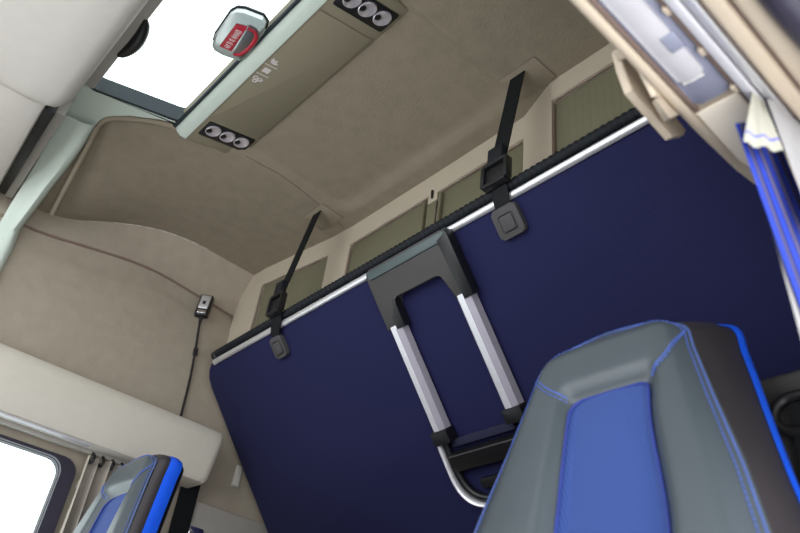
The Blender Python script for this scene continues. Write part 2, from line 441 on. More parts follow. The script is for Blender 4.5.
for ang in (-48, 0, 48):
    c_, s_ = cos(radians(ang+35)), sin(radians(ang+35))
    flat([(x*c_-y*s_, x*s_+y*c_) for x, y in ((0, -.0035), (.011, -.005), (.019, 0), (.011, .005), (0, .0035))], ix+.036, iy-.006)
for dx in (-.022, .022): flat([(-.0010, -.019), (.0014, -.019), (.0014, .019), (-.0010, .019)], ix+dx, iy)
mb.build('printed_symbols', ICON, lid)

# clear plastic holder with the red tag, fixed to the hatch frame
ex = thing('hatch_release_cover', 'clear plastic cover over a red lettered tag on the roof hatch edge', 'release cover', (-1.37, .43, 1.60))
hull = [(212, 45), (214, 38), (230, 15), (236, 12), (244, 13), (262, 20), (266, 26), (264, 33), (246, 57), (240, 61), (222, 55), (214, 50)]
cc = at(239, 37, 'Z', 1.592)
H0_ = [at(x, y, 'Z', 1.592) for x, y in hull]
mb = MB()
mb.loft([[cc.lerp(p, .84) + Vector((0, 0, -.006)) for p in H0_], H0_, [p + Vector((0, 0, .030)) for p in H0_]], closed=True)
mb.face([v for v in mb.bm.verts][:len(H0_)])
mb.build('clear_cover', CLEAR, ex)
mb = MB(); mb.tube([p + Vector((0, 0, .022)) for p in (H0_[0:8])], .0042, 8); mb.build('rim', FRAME, ex)
T = [at(x, y, 'Z', 1.580) for x, y in ((219.5, 46.6), (235.5, 25), (247, 28), (231.5, 51.7))]
mb = MB(); mb.prism(T, (0, 0, .01), .0015); tg = mb.build('red_tag', RED, ex)
mb = MB(); random.seed(8); e1 = (T[1]-T[0]); e2 = (T[3]-T[0]); e1n = e1/e1.length; e2n = e2/e2.length
pos = .08*e1.length; mid = (T[0]+T[3])*.5 - e2n*0
for grp in (3, 2, 2, 8):                      # worn white lettering, too small to read in the photograph
    for k in range(grp):
        hg = e2.length*random.choice((.20, .23, .26))
        def bar(a0, a1, b0, b1): mb.prism([mid + e1n*(pos+a) + e2n*b + Vector((0, 0, -.0008)) for a, b in ((a0, b0), (a1, b0), (a1, b1), (a0, b1))], (0, 0, .0006))
        bar(0, .0016, -hg, hg)
        if k % 2 == 0: b0 = random.choice((-hg, -.1*hg, .6*hg)); bar(.0016, .0034, b0, b0+.4*hg)
        pos += e1.length*.0475
    pos += e1.length*.035
mb.build('worn_lettering', ICON, tg)
mb = MB(); mb.tube(spline([at(x, y, 'Z', 1.592) for x, y in ((248, 27), (255, 31), (256, 37), (250, 46), (241, 53), (234, 53))], 6), .008, 8)
mb.build('red_pull', RED, ex)
mb = MB(); mb.prism([at(x, y, 'Z', 1.600) for x, y in ((234, 52), (248, 28), (256, 31), (254, 40), (243, 55))], (0, 0, .006), .002); mb.build('dark_base', GREYP, ex)

# ------------------------------------------------------------------ overhead lockers on the rear wall
lk = thing('rear_locker', 'long beige overhead locker with olive doors across the rear wall', 'locker', (-1.27, 1.33, 1.26))
YF = [(-2.41, 1.085), (-2.235, 1.09), (-1.87, 1.135), (-1.755, 1.142), (-.985, 1.142), (-.87, 1.10), (-.842, 1.09), (-.1, 1.09)]
def F(x, off, z): return (x, lerp_tab(YF, x) + off, z)           # the front is set back in the middle
doors = [(-2.235, -1.87, 1.30, 1.541, 1), (-1.755, -1.362, 1.30, 1.537, 0), (-1.322, -.978, 1.30, 1.533, 0), (-.842, -.42, 1.30, 1.545, 1)]
zb, zt = 1.27, 1.655
mb = MB()
def fbox(mb, x0, x1, o0, o1, z0, z1, bev=0):
    mb.hexa([F(x0, o0, z0), F(x1, o0, z0), F(x1, o1, z0), F(x0, o1, z0), F(x0, o0, z1), F(x1, o0, z1), F(x1, o1, z1), F(x0, o1, z1)], bev)
mb.box(XL+.005, -.145, 1.15, YREAR-.002, zb, zb+.03)
prev = XL+.005
def split(x0, x1):
    xs = [x0] + [x for x, _ in YF if x0+.004 < x < x1-.004] + [x1]
    return zip(xs, xs[1:])
for x0, x1, z0, z1, k in doors:
    for a, b in split(prev, x0): fbox(mb, a, b, 0, .03, zb, zt)
    fbox(mb, x0, x1, 0, .03, z1, zt); fbox(mb, x0, x1, 0, .03, zb, z0); prev = x1
fbox(mb, prev, -.145, 0, .03, zb, zt)
mb.build('frame', BEIGE, lk)
for x0, x1, z0, z1, ribbed in doors:
    mb = MB(); e = .004
    if ribbed:
        nn = int((x1-x0)/.0022)
        xs = [x0+e + (x1-x0-2*e)*i/nn for i in range(nn+1)]
        of = [.014 - .0011*abs(sin(pi*i/10))**.5 for i in range(nn+1)]
        mb.loft([[F(x, o, z0) for x, o in zip(xs, of)], [F(x, o, z1-.004) for x, o in zip(xs, of)]])
        fbox(mb, x0, x1, .018, .022, z0, z1)
    else: fbox(mb, x0+e, x1-e, .010, .016, z0, z1-.003, .002)
    d = mb.build('shutter_door' if ribbed else 'sliding_door', DOOR, lk)
    pp = [F(x0+.002, .006, zb+.03), F(x0+.002, .006, z1-.014), F(x0+.014, .006, z1-.002), F(x1-.014, .006, z1-.002), F(x1-.002, .006, z1-.014), F(x1-.002, .006, zb+.03)]
    mb = MB(); mb.tube(pp, .0018, 6); mb.build('seal_strip', BROWN, d)
for xx in (-1.378, -1.306):
    mb = MB(); mb.tube([F(xx, .004, 1.30), F(xx, .004, 1.52)], .010, 8, sx=.6); mb.build('finger_pull', DOOR, lk)
fbox_ = MB(); fbox(fbox_, -1.362, -1.322, -.002, .008, 1.30, 1.50, .003); fbox_.build('meeting_stile', DOOR, lk)
MB().tube([F(-1.342, -.003, 1.515), F(-1.342, -.005, 1.545)], .004, 8).build('door_catch', BLACK, lk)

# ------------------------------------------------------------------ upper bunk, tilted up against the lockers
TB = radians(40.5)
def BK(x, d, hgt=0): return Vector((x, 1.0 + d*sin(TB) - hgt*cos(TB), 1.19 - d*cos(TB) - hgt*sin(TB) - .0065*max(0, -x - .6)))   # hangs a little lower at the far end
bk = thing('upper_bunk', 'navy blue upper bunk tilted up against the rear lockers, seen from below', 'bunk', BK(-1.27, .72))
BX0, BX1, BD = -2.342, -.20, .80
def arc(cx, cd, r, a0, a1, n=6): return [(cx + r*cos(radians(a0+(a1-a0)*k/n)), cd - r*sin(radians(a0+(a1-a0)*k/n))) for k in range(n+1)]
out = [(BX1, 0), (-2.262, 0.002)] + [(-2.290, .006), (-2.315, .022), (-2.334, .048), (-2.341, .085)] + [(BX0, .765), (BX0+.03, BD), (BX1, BD)]
MB().prism([BK(x, d, 0) for x, d in out], BK(0, 0, -.03) - BK(0, 0, 0), .006).build('panel', NAVY, bk)
mb = MB()
mb.prism([BK(x, d, -.031) for x, d in rrect(BX0+.03, BX1-.02, .012, BD-.09, .03)], BK(0, 0, -.095) - BK(0, 0, -.031), .012).build('mattress', NAVY2, bk)
# aluminium edge rail
mb = MB()
mb.tube([BK(-2.262, .008, .004), BK(-2.24, .0065, .004), BK(BX1, .0065, .004)], .0095, 12, sx=.55, up=(BK(0, 0, 1) - BK(0, 0, 0)))
mb.build('edge_rail', SILVER, bk)
# ribbed black rubber bead above the rail
mb = MB(); path = []; rads = []
pitch = .0175; L = BX1 - (-2.25); nr = int(L/pitch)*6
for i in range(nr+1):
    path.append(BK(-2.25 + L*i/nr, -.017, -.012)); rads.append(.0125 + .0026*abs(sin(pi*i/6)))
mb.tube(path, .013, 8, rads=rads); bead = mb.build('ribbed_edge', RUBBER, bk, ang=80)
mb = MB(); 
for hh, r in ((-2.262, .012), (-2.256, .0155), (-2.244, .0155), (-2.238, .012)): pass
mb.tube([BK(-2.268, -.014, -.01), BK(-2.262, -.014, -.01), BK(-2.246, -.014, -.01), BK(-2.242, -.014, -.01)], .015, 12, rads=[.009, .0165, .0165, .011]); mb.build('end_cap', BLACK, bk)

# ------------------------------------------------------------------ retaining straps
def strap(xt, xb, xp, pw, label, pdist, ww, zbk):
    t = thing('retaining_strap', label, 'strap', BK(xp, .1), 'black bunk retaining straps')
    U = Vector((1, 0, 0))
    yt = 1.012
    # webbing from ceiling slot down to the bunk edge and round it on to the pad
    top = Vector((xt, yt, CEIL+.006)); bot = Vector((xb, .972, zbk+.028)); edge = BK(xb+.004, -.015, .010)
    p = [top, bot, Vector((xb, .972, 1.215)), edge, BK((xb+xp)/2+.004, .01, .016), BK(xp, .035, .012)]
    mb = MB(); mb.band([top, (top+bot)/2, bot], U, ww, .003)
    mb.build('webbing', WEB, t)
    mb = MB(); mb.band([bot + Vector((0, .004, .03)), Vector((xb, .976, 1.215)), edge, BK((xb+xp)/2+.004, .01, .018), BK(xp, .035, .012)], U, ww*.9, .003)
    mb.build('webbing_tail', WEB, t)
    # ladder-lock buckle: frame with a bar
    mb = MB(); c = Vector((xb+.002, .966, zbk)); w_, h_ = ww+.022, .066
    for dx in (-1, 1): mb.box(c.x+dx*w_/2-.006, c.x+dx*w_/2+.006, c.y-.010, c.y+.012, c.z-h_/2, c.z+h_/2, .003)
    for dz in (-h_/2, h_/2): mb.box(c.x-w_/2, c.x+w_/2, c.y-.010, c.y+.010, c.z+dz-.006, c.z+dz+.006, .003)
    mb.box(c.x-w_/2, c.x+w_/2, c.y-.003, c.y+.006, c.z-h_/2, c.z+h_/2-.012, .001)
    b = mb.build('buckle', BLACK, t)
    mb = MB(); mb.box(xb-ww*.45, xb+ww*.5, .958, .980, zbk+.036, zbk+.085, .004); mb.build('slider', RUBBER, t)
    mb = MB(); mb.prism([(x, y, CEIL-.001) for x, y in rrect(xt-.026, xt+.026, yt-.012, yt+.012, .008)], (0, 0, .012), .002); mb.build('ceiling_slot', BLACK, t)
    # square pad on the underside of the bunk
    d0, d1 = pdist
    mb = MB(); mb.prism([BK(x, d, .018) for x, d in rrect(xp-pw/2, xp+pw/2, d0, d1, .010)], BK(0, 0, .001) - BK(0, 0, .018), .004)
    pad = mb.build('anchor_pad', PADM, t)
    mb = MB(); cd = (d0+d1)/2+.002; s = .018
    mb.prism([BK(x, d, .021) for x, d in rrect(xp-s, xp+s, cd-s, cd+s, .004)], BK(0, 0, .017) - BK(0, 0, .021), .002); mb.build('press_button', PADM, pad)
    mb = MB(); mb.tube([BK(x, d, .0182) for x, d in rrect(xp-s-.003, xp+s+.003, cd-s-.003, cd+s+.003, .005)], .0014, 6, closed=True); mb.build('button_gap', BLACK, pad)
    return t
strap(-.893, -.916, -.924, .074, 'black webbing strap with grey square pad, right of the ladder handle', (.022, .098), .050, 1.238)
strap(-1.795, -1.845, -1.886, .060, 'black webbing strap with small grey pad, near the left end of the bunk', (.033, .103), .044, 1.232)
# flush ceiling covers beside the strap slots
for xa, xb_, lab in ((-.945, -.822, 'square flush ceiling cover at the top of the right strap'), (-1.862, -1.745, 'square flush ceiling cover at the top of the left strap')):
    t = thing('strap_cover', lab, 'cover panel', ((xa+xb_)/2, 1.04, CEIL))
    MB().prism([(x, y, CEIL-.004) for x, y in rrect(xa, xb_, .993, 1.085, .006)], (0, 0, .006), .001).build('cover_plate', HEAD, t)
    MB().tube([(xa, 1.085, CEIL-.003), (xa, .997, CEIL-.003), (xa+.005, .992, CEIL-.003), (xb_-.005, .992, CEIL-.003), (xb_, .997, CEIL-.003), (xb_, 1.085, CEIL-.003)], .0011, 6).build('cover_gap', BROWN, t)

# ------------------------------------------------------------------ folding ladder under the bunk
def LK(x, d, hgt=0): return BK(x + .004, d + .008, hgt)
ld = thing('bunk_ladder', 'folded aluminium bunk ladder with grey grip lying on the navy bunk underside', 'ladder', LK(-1.26, .69))
gx0, gx1 = -1.408, -1.092
H0, H1 = .004, .034
def bprism(mb, pts, h0, h1, bev=.004): return mb.prism([LK(x, d, h1) for x, d in pts], LK(0, 0, h0) - LK(0, 0, h1), bev)
ol = rrect(gx0, gx1, -.012, .168, .020, 4)
# U shaped grip
U_ = [(gx0, .165), (gx0, .012), (gx0+.006, -.004), (gx0+.020, -.010), (gx1-.020, -.010), (gx1-.006, -.004), (gx1, .012), (gx1, .165),
      (gx1-.056, .168), (gx1-.060, .112), (gx1-.068, .092), (gx1-.085, .084), (gx0+.080, .084), (gx0+.066, .092), (gx0+.060, .112), (gx0+.062, .168)]
mb = MB(); bprism(mb, U_, H0, H1, .006); gp = mb.build('grip', GREYP, ld)
mb = MB(); mb.hexa([LK(gx0+.01, -.014, .006), LK(gx1-.01, -.014, .006), LK(gx1-.014, .022, .010), LK(gx0+.014, .022, .010), LK(gx0+.01, -.006, .034), LK(gx1-.01, -.006, .034), LK(gx1-.014, .020, .040), LK(gx0+.014, .020, .040)], .004)
mb.build('grip_cap', TEAL, gp)
for xa in (gx0+.0015, gx1-.0245): pass
mb = MB(); bprism(mb, [(gx1-.036, .012), (gx1+.003, .0), (gx1+.004, .172), (gx1-.028, .175)], H0+.002, H1+.006, .004); mb.build('grip_side', BLACK, gp)
mb = MB(); bprism(mb, [(gx0+.060, .088), (gx0+.068, .094), (gx0+.068, .172), (gx0+.036, .172), (gx0+.036, .135), (gx0+.056, .118)], H0+.002, H1+.001, .002); mb.build('grip_sleeve', BLACK, gp)
for xa in (-1.403, -1.151):
    mb = MB(); rows = []
    w_ = .052
    for d in (.160, .470):
        rows.append([LK(xa+a, d, hh) for a, hh in ((0, .006), (.002, .026), (.010, .034), (.028, .036), (w_-.006, .026), (w_, .010), (w_-.004, .004))])
    mb.loft(rows, closed=True, caps=True); rl = mb.build('rail', ALU, ld, ang=20)
    mb = MB(); mb.loft([[LK(xa+a, d, hh) for a, hh in ((.0295, .0363), (w_-.006, .0268), (w_+.0006, .010))] for d in (.170, .466)]); mb.build('rail_shaded_side', ALU2, rl, ang=20)  # shade on the rail's far facet, laid over as a darker strip
    mb = MB(); bprism(mb, rrect(xa-.003, xa+w_+.003, .464, .502, .004), .003, .040, .004); mb.build('collar', BLACK, ld)
mb = MB()
bprism(mb, [(-1.365, .500), (-1.150, .500), (-1.150, .52), (-1.365, .52)], .004, .02, .003); mb.build('cross_bar', NAVY2, ld)
mb = MB()
mb.hexa([LK(-1.378, .530, .004), LK(-1.130, .530, .004), LK(-1.130, .538, .040), LK(-1.378, .538, .040), LK(-1.378, .590, .004), LK(-1.130, .590, .004), LK(-1.130, .582, .030), LK(-1.378, .582, .030)], .004)
st = mb.build('step', BLACK, ld)
MB().tube([LK(-1.374, .5385, .041), LK(-1.134, .5385, .041)], .0025, 6).build('step_edge', GREYP, st)
lx0, lx1 = -1.406, -1.105
loop = [(lx0+.002, .495), (lx0, .53), (lx0, .60), (lx0+.010, .642), (lx0+.036, .672), (lx0+.08, .688), (-1.256, .693), (lx1-.08, .688), (lx1-.036, .672), (lx1-.010, .642), (lx1, .60), (lx1, .53), (lx1-.002, .495)]
sp_ = spline([LK(x, d, .018) for x, d in loop], 6)
mb = MB(); mb.tube(sp_, .0075, 10, sx=1.8, up=LK(0, 0, 1)-LK(0, 0, 0)); mb.build('loop_tube', ALU, ld)
loop2 = [(x + (.018 if x < -1.3 else (-.018 if x > -1.2 else 0)), d-.014) for x, d in loop]
mb = MB(); mb.tube(spline([LK(x, d, .016) for x, d in loop2], 6), .011, 10, up=LK(0, 0, 1)-LK(0, 0, 0)); mb.build('loop_lining', BLACK, ld)
mb = MB(); bprism(mb, rrect(-1.33, -1.20, .618, .645, .006), .002, .014, .003); mb.build('latch', BLACK, ld)

# ------------------------------------------------------------------ seats
K = .2126; CK = 1/sqrt(1+K*K); SK = K*CK
SX = -.566
Wt = [(-.66, .235), (-.50, .252), (-.35, .230), (-.25, .205), (-.14, .170), (-.05, .143), (-.022, .137), (-.012, .131), (-.003, .121), (.006, .104), (.014, .080), (.020, .052), (.0235, .02), (.0240, .004)]
def hw(v): return lerp_tab(Wt, v)
def iw(v): return .066 + .017*smooth(-.1, -.34, v)
UC = .012
def uc(v): return UC + .014*smooth(-.12, -.36, v)                                  # the padded panel sits a little toward the door
def SP(u, v, f=0):
    """seat point: u across, v up the backrest, f toward the sitter"""
    return Vector((SX + u, SY0 + v*SK - f*CK, SZ0 + v*CK + f*SK))
def front(u, v):
    w = hw(v); a = abs(u)
    f = -.016*smooth(.80, 1.0, a/max(w, 1e-4)) - .004*(a/max(w, 1e-4))**2
    f -= .012*smooth(-.010, .025, v)
    # recess round the insert
    du = abs(u-uc(v)) - iw(v); dv = v + .090
    d = max(du, dv) if (du < 0 or dv < 0) else hypot(du, dv)
    f -= (.022 + .014*smooth(-.1, -.35, v))*(1 - smooth(-.012, .024, d))
    # soft pad bulge
    f += .003*sin(pi*min(1, max(0, (d)/.12)))
    return f
def make_seat(name, label, base, b0, b1, rise_k):
    global SX, SY0, SZ0
    SX, SY0, SZ0 = base
    t = thing(name, label, 'seat', (SX, SY0-.25, FLOOR), 'truck cab seats')
    vs = [-.66 + .012*i for i in range(51)]
    vs = [v for v in vs if v < -.062] + [-.062, -.05, -.036, -.024, -.016, -.011, -.006, -.002, .002, .006, .010, .014, .017, .020, .022, .0235, .0240]
    NU = 56
    mb = MB(); rows = []
    for v in vs:
        w = hw(v); r = []
        for i in range(NU+1):
            u = -w + 2*w*i/NU
            r.append(SP(u, v, front(u, v)))
        rows.append(r)
    mb.loft(rows); back = mb.build('backrest', LEATH, t, ang=70)
    def outline(n=1):
        lo = [v for v in vs]
        return [(-hw(v), v) for v in lo] + [(hw(v), v) for v in reversed(lo)]
    ol = outline()
    def rise(f, v): return rise_k*max(0, -f-.02)*smooth(-.26, -.02, v)
    def strip(f0, f1, grow0, grow1, steps=5, name='', m=None, bulge=0):
        mb = MB(); rows = []
        for k in range(steps+1):
            a = k/steps; f = f0 + (f1-f0)*a; g = grow0 + (grow1-grow0)*a + bulge*sin(pi*a)
            rows.append([SP(u*(1 + g/max(.13, abs(u))) if abs(u) > .02 else u, v + g*smooth(-.06, .0, v) + rise(f, v), f) for u, v in ol])
        mb.loft(rows); return mb.build(name, m, t, ang=70)
    strip(-.020, -b0, 0, .010, 8, 'side_panel', LEATH2, .004)
    strip(-b0, -b1, .011, .012, 5, 'blue_edge', BLUEP, .003)
    # back shell
    mb = MB(); rows = []
    for k, (f, g) in enumerate(((-b1, .010), (-b1-.012, .004), (-b1-.022, -.02))):
        rows.append([SP(u*(1 + g/max(.13, abs(u))) if abs(u) > .02 else u, v + g*smooth(-.06, 0, v) + rise(f, v), f) for u, v in ol])
    mb.loft(rows); mb.face([v for v in mb.bm.verts][-len(ol):]); mb.build('back_shell', BLACK, t, ang=60)
    # blue cloth insert
    mb = MB(); rows = []
    iv = [-.60 + .0125*i for i in range(40)]
    for v in [q for q in iv if q < -.108] + [-.1065, -.1015, -.097, -.094, -.092, -.0912]:
        w = iw(v)
        if v > -.107: w -= .016*(1 - sqrt(max(0, 1 - ((v+.107)/.0159)**2)))
        rows.append([SP(uc(v)-w + 2*w*i/20, v, front(uc(v)-w + 2*w*i/20, min(v, -.112)) + .003 + .004*(1-(2*i/20-1)**2)) for i in range(21)])
    mb.loft(rows); ins = mb.build('centre_insert', BLUEW, t, ang=70)
    # darker thread round the insert
    ip = [(uc(v)-iw(v), v) for v in iv if v < -.109] + [(UC-iw(-.12)+.005, -.098), (UC-iw(-.12)+.016, -.0915), (UC, -.0905), (UC+iw(-.12)-.016, -.0915), (UC+iw(-.12)-.005, -.098)] + [(uc(v)+iw(v), v) for v in reversed(iv) if v < -.109]
    mb = MB(); mb.tube([SP(u, v, front(u, min(v, -.106)) + .005) for u, v in ip], .0026, 6); mb.build('insert_welt', DKBLUE, ins)
    # stitched seams
    def dashes(path, name, parent, m, r=.0010, step=.0085, on=.0058, lift=.0018):
        pts = [SP(u, v, front(u, v) + lift) for u, v in path]
        mb = MB(); acc = 0.0; carry = 0
        seg = []
        tot = [0]
        for a, b in zip(pts, pts[1:]): tot.append(tot[-1] + (b-a).length)
        def P(s):
            for i in range(len(pts)-1):
                if s <= tot[i+1] or i == len(pts)-2:
                    k = (s-tot[i])/max(1e-9, tot[i+1]-tot[i]); return pts[i].lerp(pts[i+1], k)
        s = 0
        while s + on < tot[-1]:
            mb.tube([P(s), P(s+on)], r, 5); s += step
        return mb.build(name, m, parent)
    def line(a, b, n=14): return [(a[0] + (b[0]-a[0])*k/n + .005*sin(pi*k/n), a[1] + (b[1]-a[1])*k/n - .015*sin(pi*(k/n)**.8)) for k in range(n+1)]
    edge = [(u*.985, v - .003) for u, v in ol if v < .0239 and v > -.6]
    mb = MB(); mb.tube([SP(u, v, front(u, v)+.0002) for u, v in edge], .0012, 5); mb.build('edge_seam', STITCH, back)
    dashes([(u*.955, v-.006) for u, v in ol if -.6 < v < .016], 'edge_stitching', back, STITCH)
    for sgn in (-1, 1):
        a, b = (sgn*.131, -.019), (UC+sgn*.062, -.0905)
        mb = MB(); mb.tube([SP(u, v, front(u, v)+.0003) for u, v in line(a, b)], .0013, 5); mb.build('panel_seam', STITCH, back)
        dashes(line((a[0]+sgn*.0, a[1]-.008), (b[0]+sgn*.008, b[1]-.003)), 'panel_stitching', back, STITCH)
    # cushion, pedestal and armrest, mostly out of frame
    mb = MB(); mb.box(SX-.25, SX+.25, SY0-.63, SY0-.11, -.20, -.06, .04, 4); mb.build('cushion', LEATH, t)
    mb = MB(); mb.box(SX-.12, SX+.12, SY0-.57, SY0-.15, -.195, -.155, .02, 3); mb.build('cushion_frame', BLACK, t)
    mb = MB(); mb.box(SX-.20, SX+.20, SY0-.57, SY0-.13, FLOOR, -.19, .03, 3); mb.build('pedestal', BLACK, t)
    mb = MB(); mb.hexa([SP(-.2, -.68, -.14), SP(.2, -.68, -.14), SP(.2, -.66, -.02), SP(-.2, -.66, -.02), SP(-.2, -.6, -.14), SP(.2, -.6, -.14), SP(.2, -.6, -.03), SP(-.2, -.6, -.03)], .01); mb.build('hinge_block', BLACK, t)
    return t
make_seat('driver_seat', 'grey leather seat with blue cloth centre panel in the right foreground', (SX, .85, .60), .124, .146, .60)
make_seat('passenger_seat', 'second leather seat with wide blue edge, lower left beside the curtain', (-1.935, .71, .638), .046, .080, .12)

# ------------------------------------------------------------------ left side shelf over the door
VX = -2.25
sv = thing('side_shelf', 'long pale beige shelf above the left door window', 'shelf', (-2.32, .3, .756))
prof = [(XL+.002, .765), (VX-.03, .757), (VX-.012, .762), (VX-.004, .775), (VX, .90), (VX-.004, .932), (VX-.014, .943), (XL+.002, .948)]
mb = MB(); y0, y1 = -.70, 1.112
rows = [[(x, y, z) for x, z in prof] for y in (y0, .5, .9, 1.07)]
for yy_, sh in ((1.095, .004), (1.106, .012), (1.112, .024)):
    rows.append([(min(x, VX - sh*.5), yy_ + (.0 if z > .8 else -.03*(.80-z)/.04), z - (sh*.3 if z > .9 else 0)) for x, z in prof])
mb.loft(rows, closed=True, caps=True); mb.build('body', PALE, sv)
mb = MB(); mb.box(-2.296, -2.268, .18, .70, .754, .760, .003); mb.build('light_lens', LENS, sv)
mb = MB(); mb.box(-2.335, -2.322, -.6, 1.02, .748, .764, .002); mb.build('curtain_rail', GREYB, sv)

# left curtain: gathered pleats hanging from the rail
def curtain(mb, path, ztop, zbot, amp, pleats, taper=None, n=120, rows_n=26, nrm=Vector((1, 0, 0))):
    path = [Vector(p) for p in path]; rows = []
    for j in range(rows_n+1):
        t = j/rows_n; r = []
        for i in range(n+1):
            s = i/n; k = s*(len(path)-1); a = min(int(k), len(path)-2)
            p = path[a].lerp(path[a+1], k-a)
            ph = 2*pi*pleats*s + .5*sin(9*s) + .35*sin(3*t+5*s)
            am = amp*(.55 + .45*min(1, t*4))*(1 + .35*sin(5.3*s+1))
            off = taper(s, t) if taper else Vector((0, 0, 0))
            r.append(p + nrm*(am*sin(ph)) + Vector((0, am*.35*cos(ph*1.0), 0)) + off + Vector((0, 0, ztop + (zbot-ztop)*t - p.z)))
        rows.append(r)
    mb.loft(rows); return mb
mb = MB(); curtain(mb, [(-2.335, .715, 0), (-2.32, .80, 0), (-2.335, .90, 0)], .746, -.45, .020, 5.2)
cu = mb.build('curtain', CURT, None, ang=80); tag(cu, 'grey beige pleated curtain gathered beside the left window', 'curtain')
mb = MB()
cr = thing('curtain_hooks', 'row of dark curtain hooks at the top of the left window curtain', 'hooks', (-2.33, .80, .735))
for k in range(6):
    y = .728 + .032*k
    mb = MB(); mb.tube(spline([(-2.322, y, .752), (-2.312, y+.004, .742), (-2.310, y+.004, .728), (-2.318, y, .720), (-2.326, y-.003, .728)], 4), .0045, 6); mb.build('hook', BLACK, cr)
# cable-fed switch on the left wall above the shelf
c0 = at(203, 307, 'X', -2.385)
sw = thing('cable_switch', 'small black and silver hand switch with cable hanging on the left wall', 'switch', (-2.385, c0.y, 1.0))
yy0, zz0 = c0.y, c0.z
sn = Vector((.80, -.60, 0)); su = Vector((.60, .80, 0)); sw_ = Vector((0, .05, 1)).normalized(); so_ = Vector((-2.372, yy0, zz0))
def SB(mb, u0, u1, w0, w1, n0, n1, bev, tp=0):
    return mb.hexa([so_ + su*a + sw_*b + sn*c for a, b, c in ((u0-tp, w0-tp, n0), (u1+tp, w0-tp, n0), (u1+tp, w1+tp, n0), (u0-tp, w1+tp, n0), (u0, w0, n1), (u1, w0, n1), (u1, w1, n1), (u0, w1, n1))], bev, 3)
mb = MB(); SB(mb, -.024, .024, -.050, .042, -.012, .016, .006, .002); hs = mb.build('housing', BLACK, sw)
mb = MB(); SB(mb, -.018, .018, -.022, .036, .014, .020, .003); fc = mb.build('face_plate', SILVER, hs)
mb = MB(); SB(mb, -.006, .006, -.004, .010, .019, .0215, .001); mb.build('rocker', BLACK, fc)
mb = MB(); SB(mb, -.016, .016, -.042, -.028, .014, .018, .002); mb.build('lower_key', CHROME, fc)
mb = MB(); mb.tube(spline([(-2.372, yy0, zz0-.045), (-2.375, yy0+.006, zz0-.10), (-2.378, yy0+.020, zz0-.19), (-2.38, yy0+.034, zz0-.32), (-2.385, yy0+.044, .95)], 6), .0045, 8); mb.build('cable', BLACK, sw)
mb = MB(); mb.tube([(-2.372, yy0, zz0-.040), (-2.373, yy0+.002, zz0-.075)], .007, 8, rads=[.011, .005]); mb.build('strain_relief', BLACK, sw)
mb = MB(); mb.tube([(-2.3775, yy0+.0195, zz0-.175), (-2.3785, yy0+.0225, zz0-.20)], .009, 8); mb.build('cable_clip', BLACK, sw)

# seat belt on the left pillar, wall switch
mb = MB(); mb.band([(-2.375, 1.095, .80), (-2.375, 1.098, .5), (-2.37, 1.10, -.4)], (0, 1, 0), .068, .003)
t = thing('seat_belt', 'dark seat belt hanging below the rear end of the left shelf', 'seat belt', (-2.375, 1.1, -.42))
mb.build('webbing', WEB, t)
mb = MB(); mb.box(-2.40, -2.372, 1.13, 1.185, .625, .655, .006); mb.build('belt_guide', CHROME, t)
p = at(237, 476, 'X', -2.395)
t = thing('wall_hook', 'small pale plastic hook plate on the left wall beside the bunk edge', 'hook', (-2.395, p.y, p.z-.04))
mb = MB(); mb.hexa([(-2.399, p.y-.016, p.z-.042), (-2.399, p.y+.012, p.z-.042), (-2.399, p.y+.016, p.z+.042), (-2.399, p.y-.010, p.z+.042), (-2.38, p.y-.013, p.z-.040), (-2.38, p.y+.010, p.z-.040), (-2.39, p.y+.013, p.z+.036), (-2.39, p.y-.008, p.z+.036)], .004)
mb.build('plate', WHITEP, t)
mb = MB(); mb.tube(spline([(-2.385, p.y+.004, p.z+.045), (-2.375, p.y+.006, p.z+.06), (-2.39, p.y+.01, p.z+.066)], 5), .004, 8); mb.build('prong', WHITEP, t)

# ------------------------------------------------------------------ front overhead storage (near, top left)
fo = thing('front_overhead_storage', 'large smooth pale overhead storage box close in the upper left corner', 'overhead storage', (-1.1, -.1, 1.36))
prof = [(-.60, 1.60), (-.60, 1.42), (-.30, 1.395), (.05, 1.39), (.12, 1.392), (.147, 1.402), (.160, 1.425), (.160, 1.47), (.145, 1.585), (.14, 1.60)]
mb = MB(); rows = []
for x, g in ((-.30, 0), (-1.70, 0), (-1.745, .004), (-1.765, .014), (-1.782, .036), (-1.797, .08), (-1.803, .13)):
    rows.append([(x, y - g*(1 if y > 0 else 0), z + g*.2*(1 if z < 1.5 else 0)) for y, z in prof])
mb.loft(rows, closed=True, caps=True); mb.build('body', PALE2, fo, ang=50)
mb = MB(); rows = []
for x, yb in ((-1.70, .112), (-1.858, .118), (-2.05, .130), (-2.261, .142), (-2.37, .148)):
    rows.append([(x, y, z) for y, z in ((-.60, 1.60), (-.60, 1.44), (.02, 1.418), (yb-.02, 1.414), (yb-.004, 1.420), (yb, 1.436), (yb-.004, 1.53), (yb-.01, 1.57))])
mb.loft(rows, closed=True, caps=True); mb.build('side_section', PALE2, fo, ang=50)
mb = MB(); mb.hexa([(-1.86, .10, 1.46), (-1.86, .150, 1.46), (-2.37, .175, 1.46), (-2.37, .12, 1.46), (-1.86, .10, 1.56), (-1.86, .150, 1.56), (-2.37, .175, 1.56), (-2.37, .12, 1.56)], .004); mb.build('gap_strip', BLACK, fo)
mb = MB(); mb.hexa([(-1.90, .150, 1.50), (-1.90, .180, 1.50), (-2.37, .200, 1.46), (-2.37, .175, 1.46), (-1.90, .150, 1.60), (-1.90, .180, 1.60), (-2.37, .200, 1.58), (-2.37, .175, 1.58)], .004); mb.build('rear_edge', GREYB, fo)

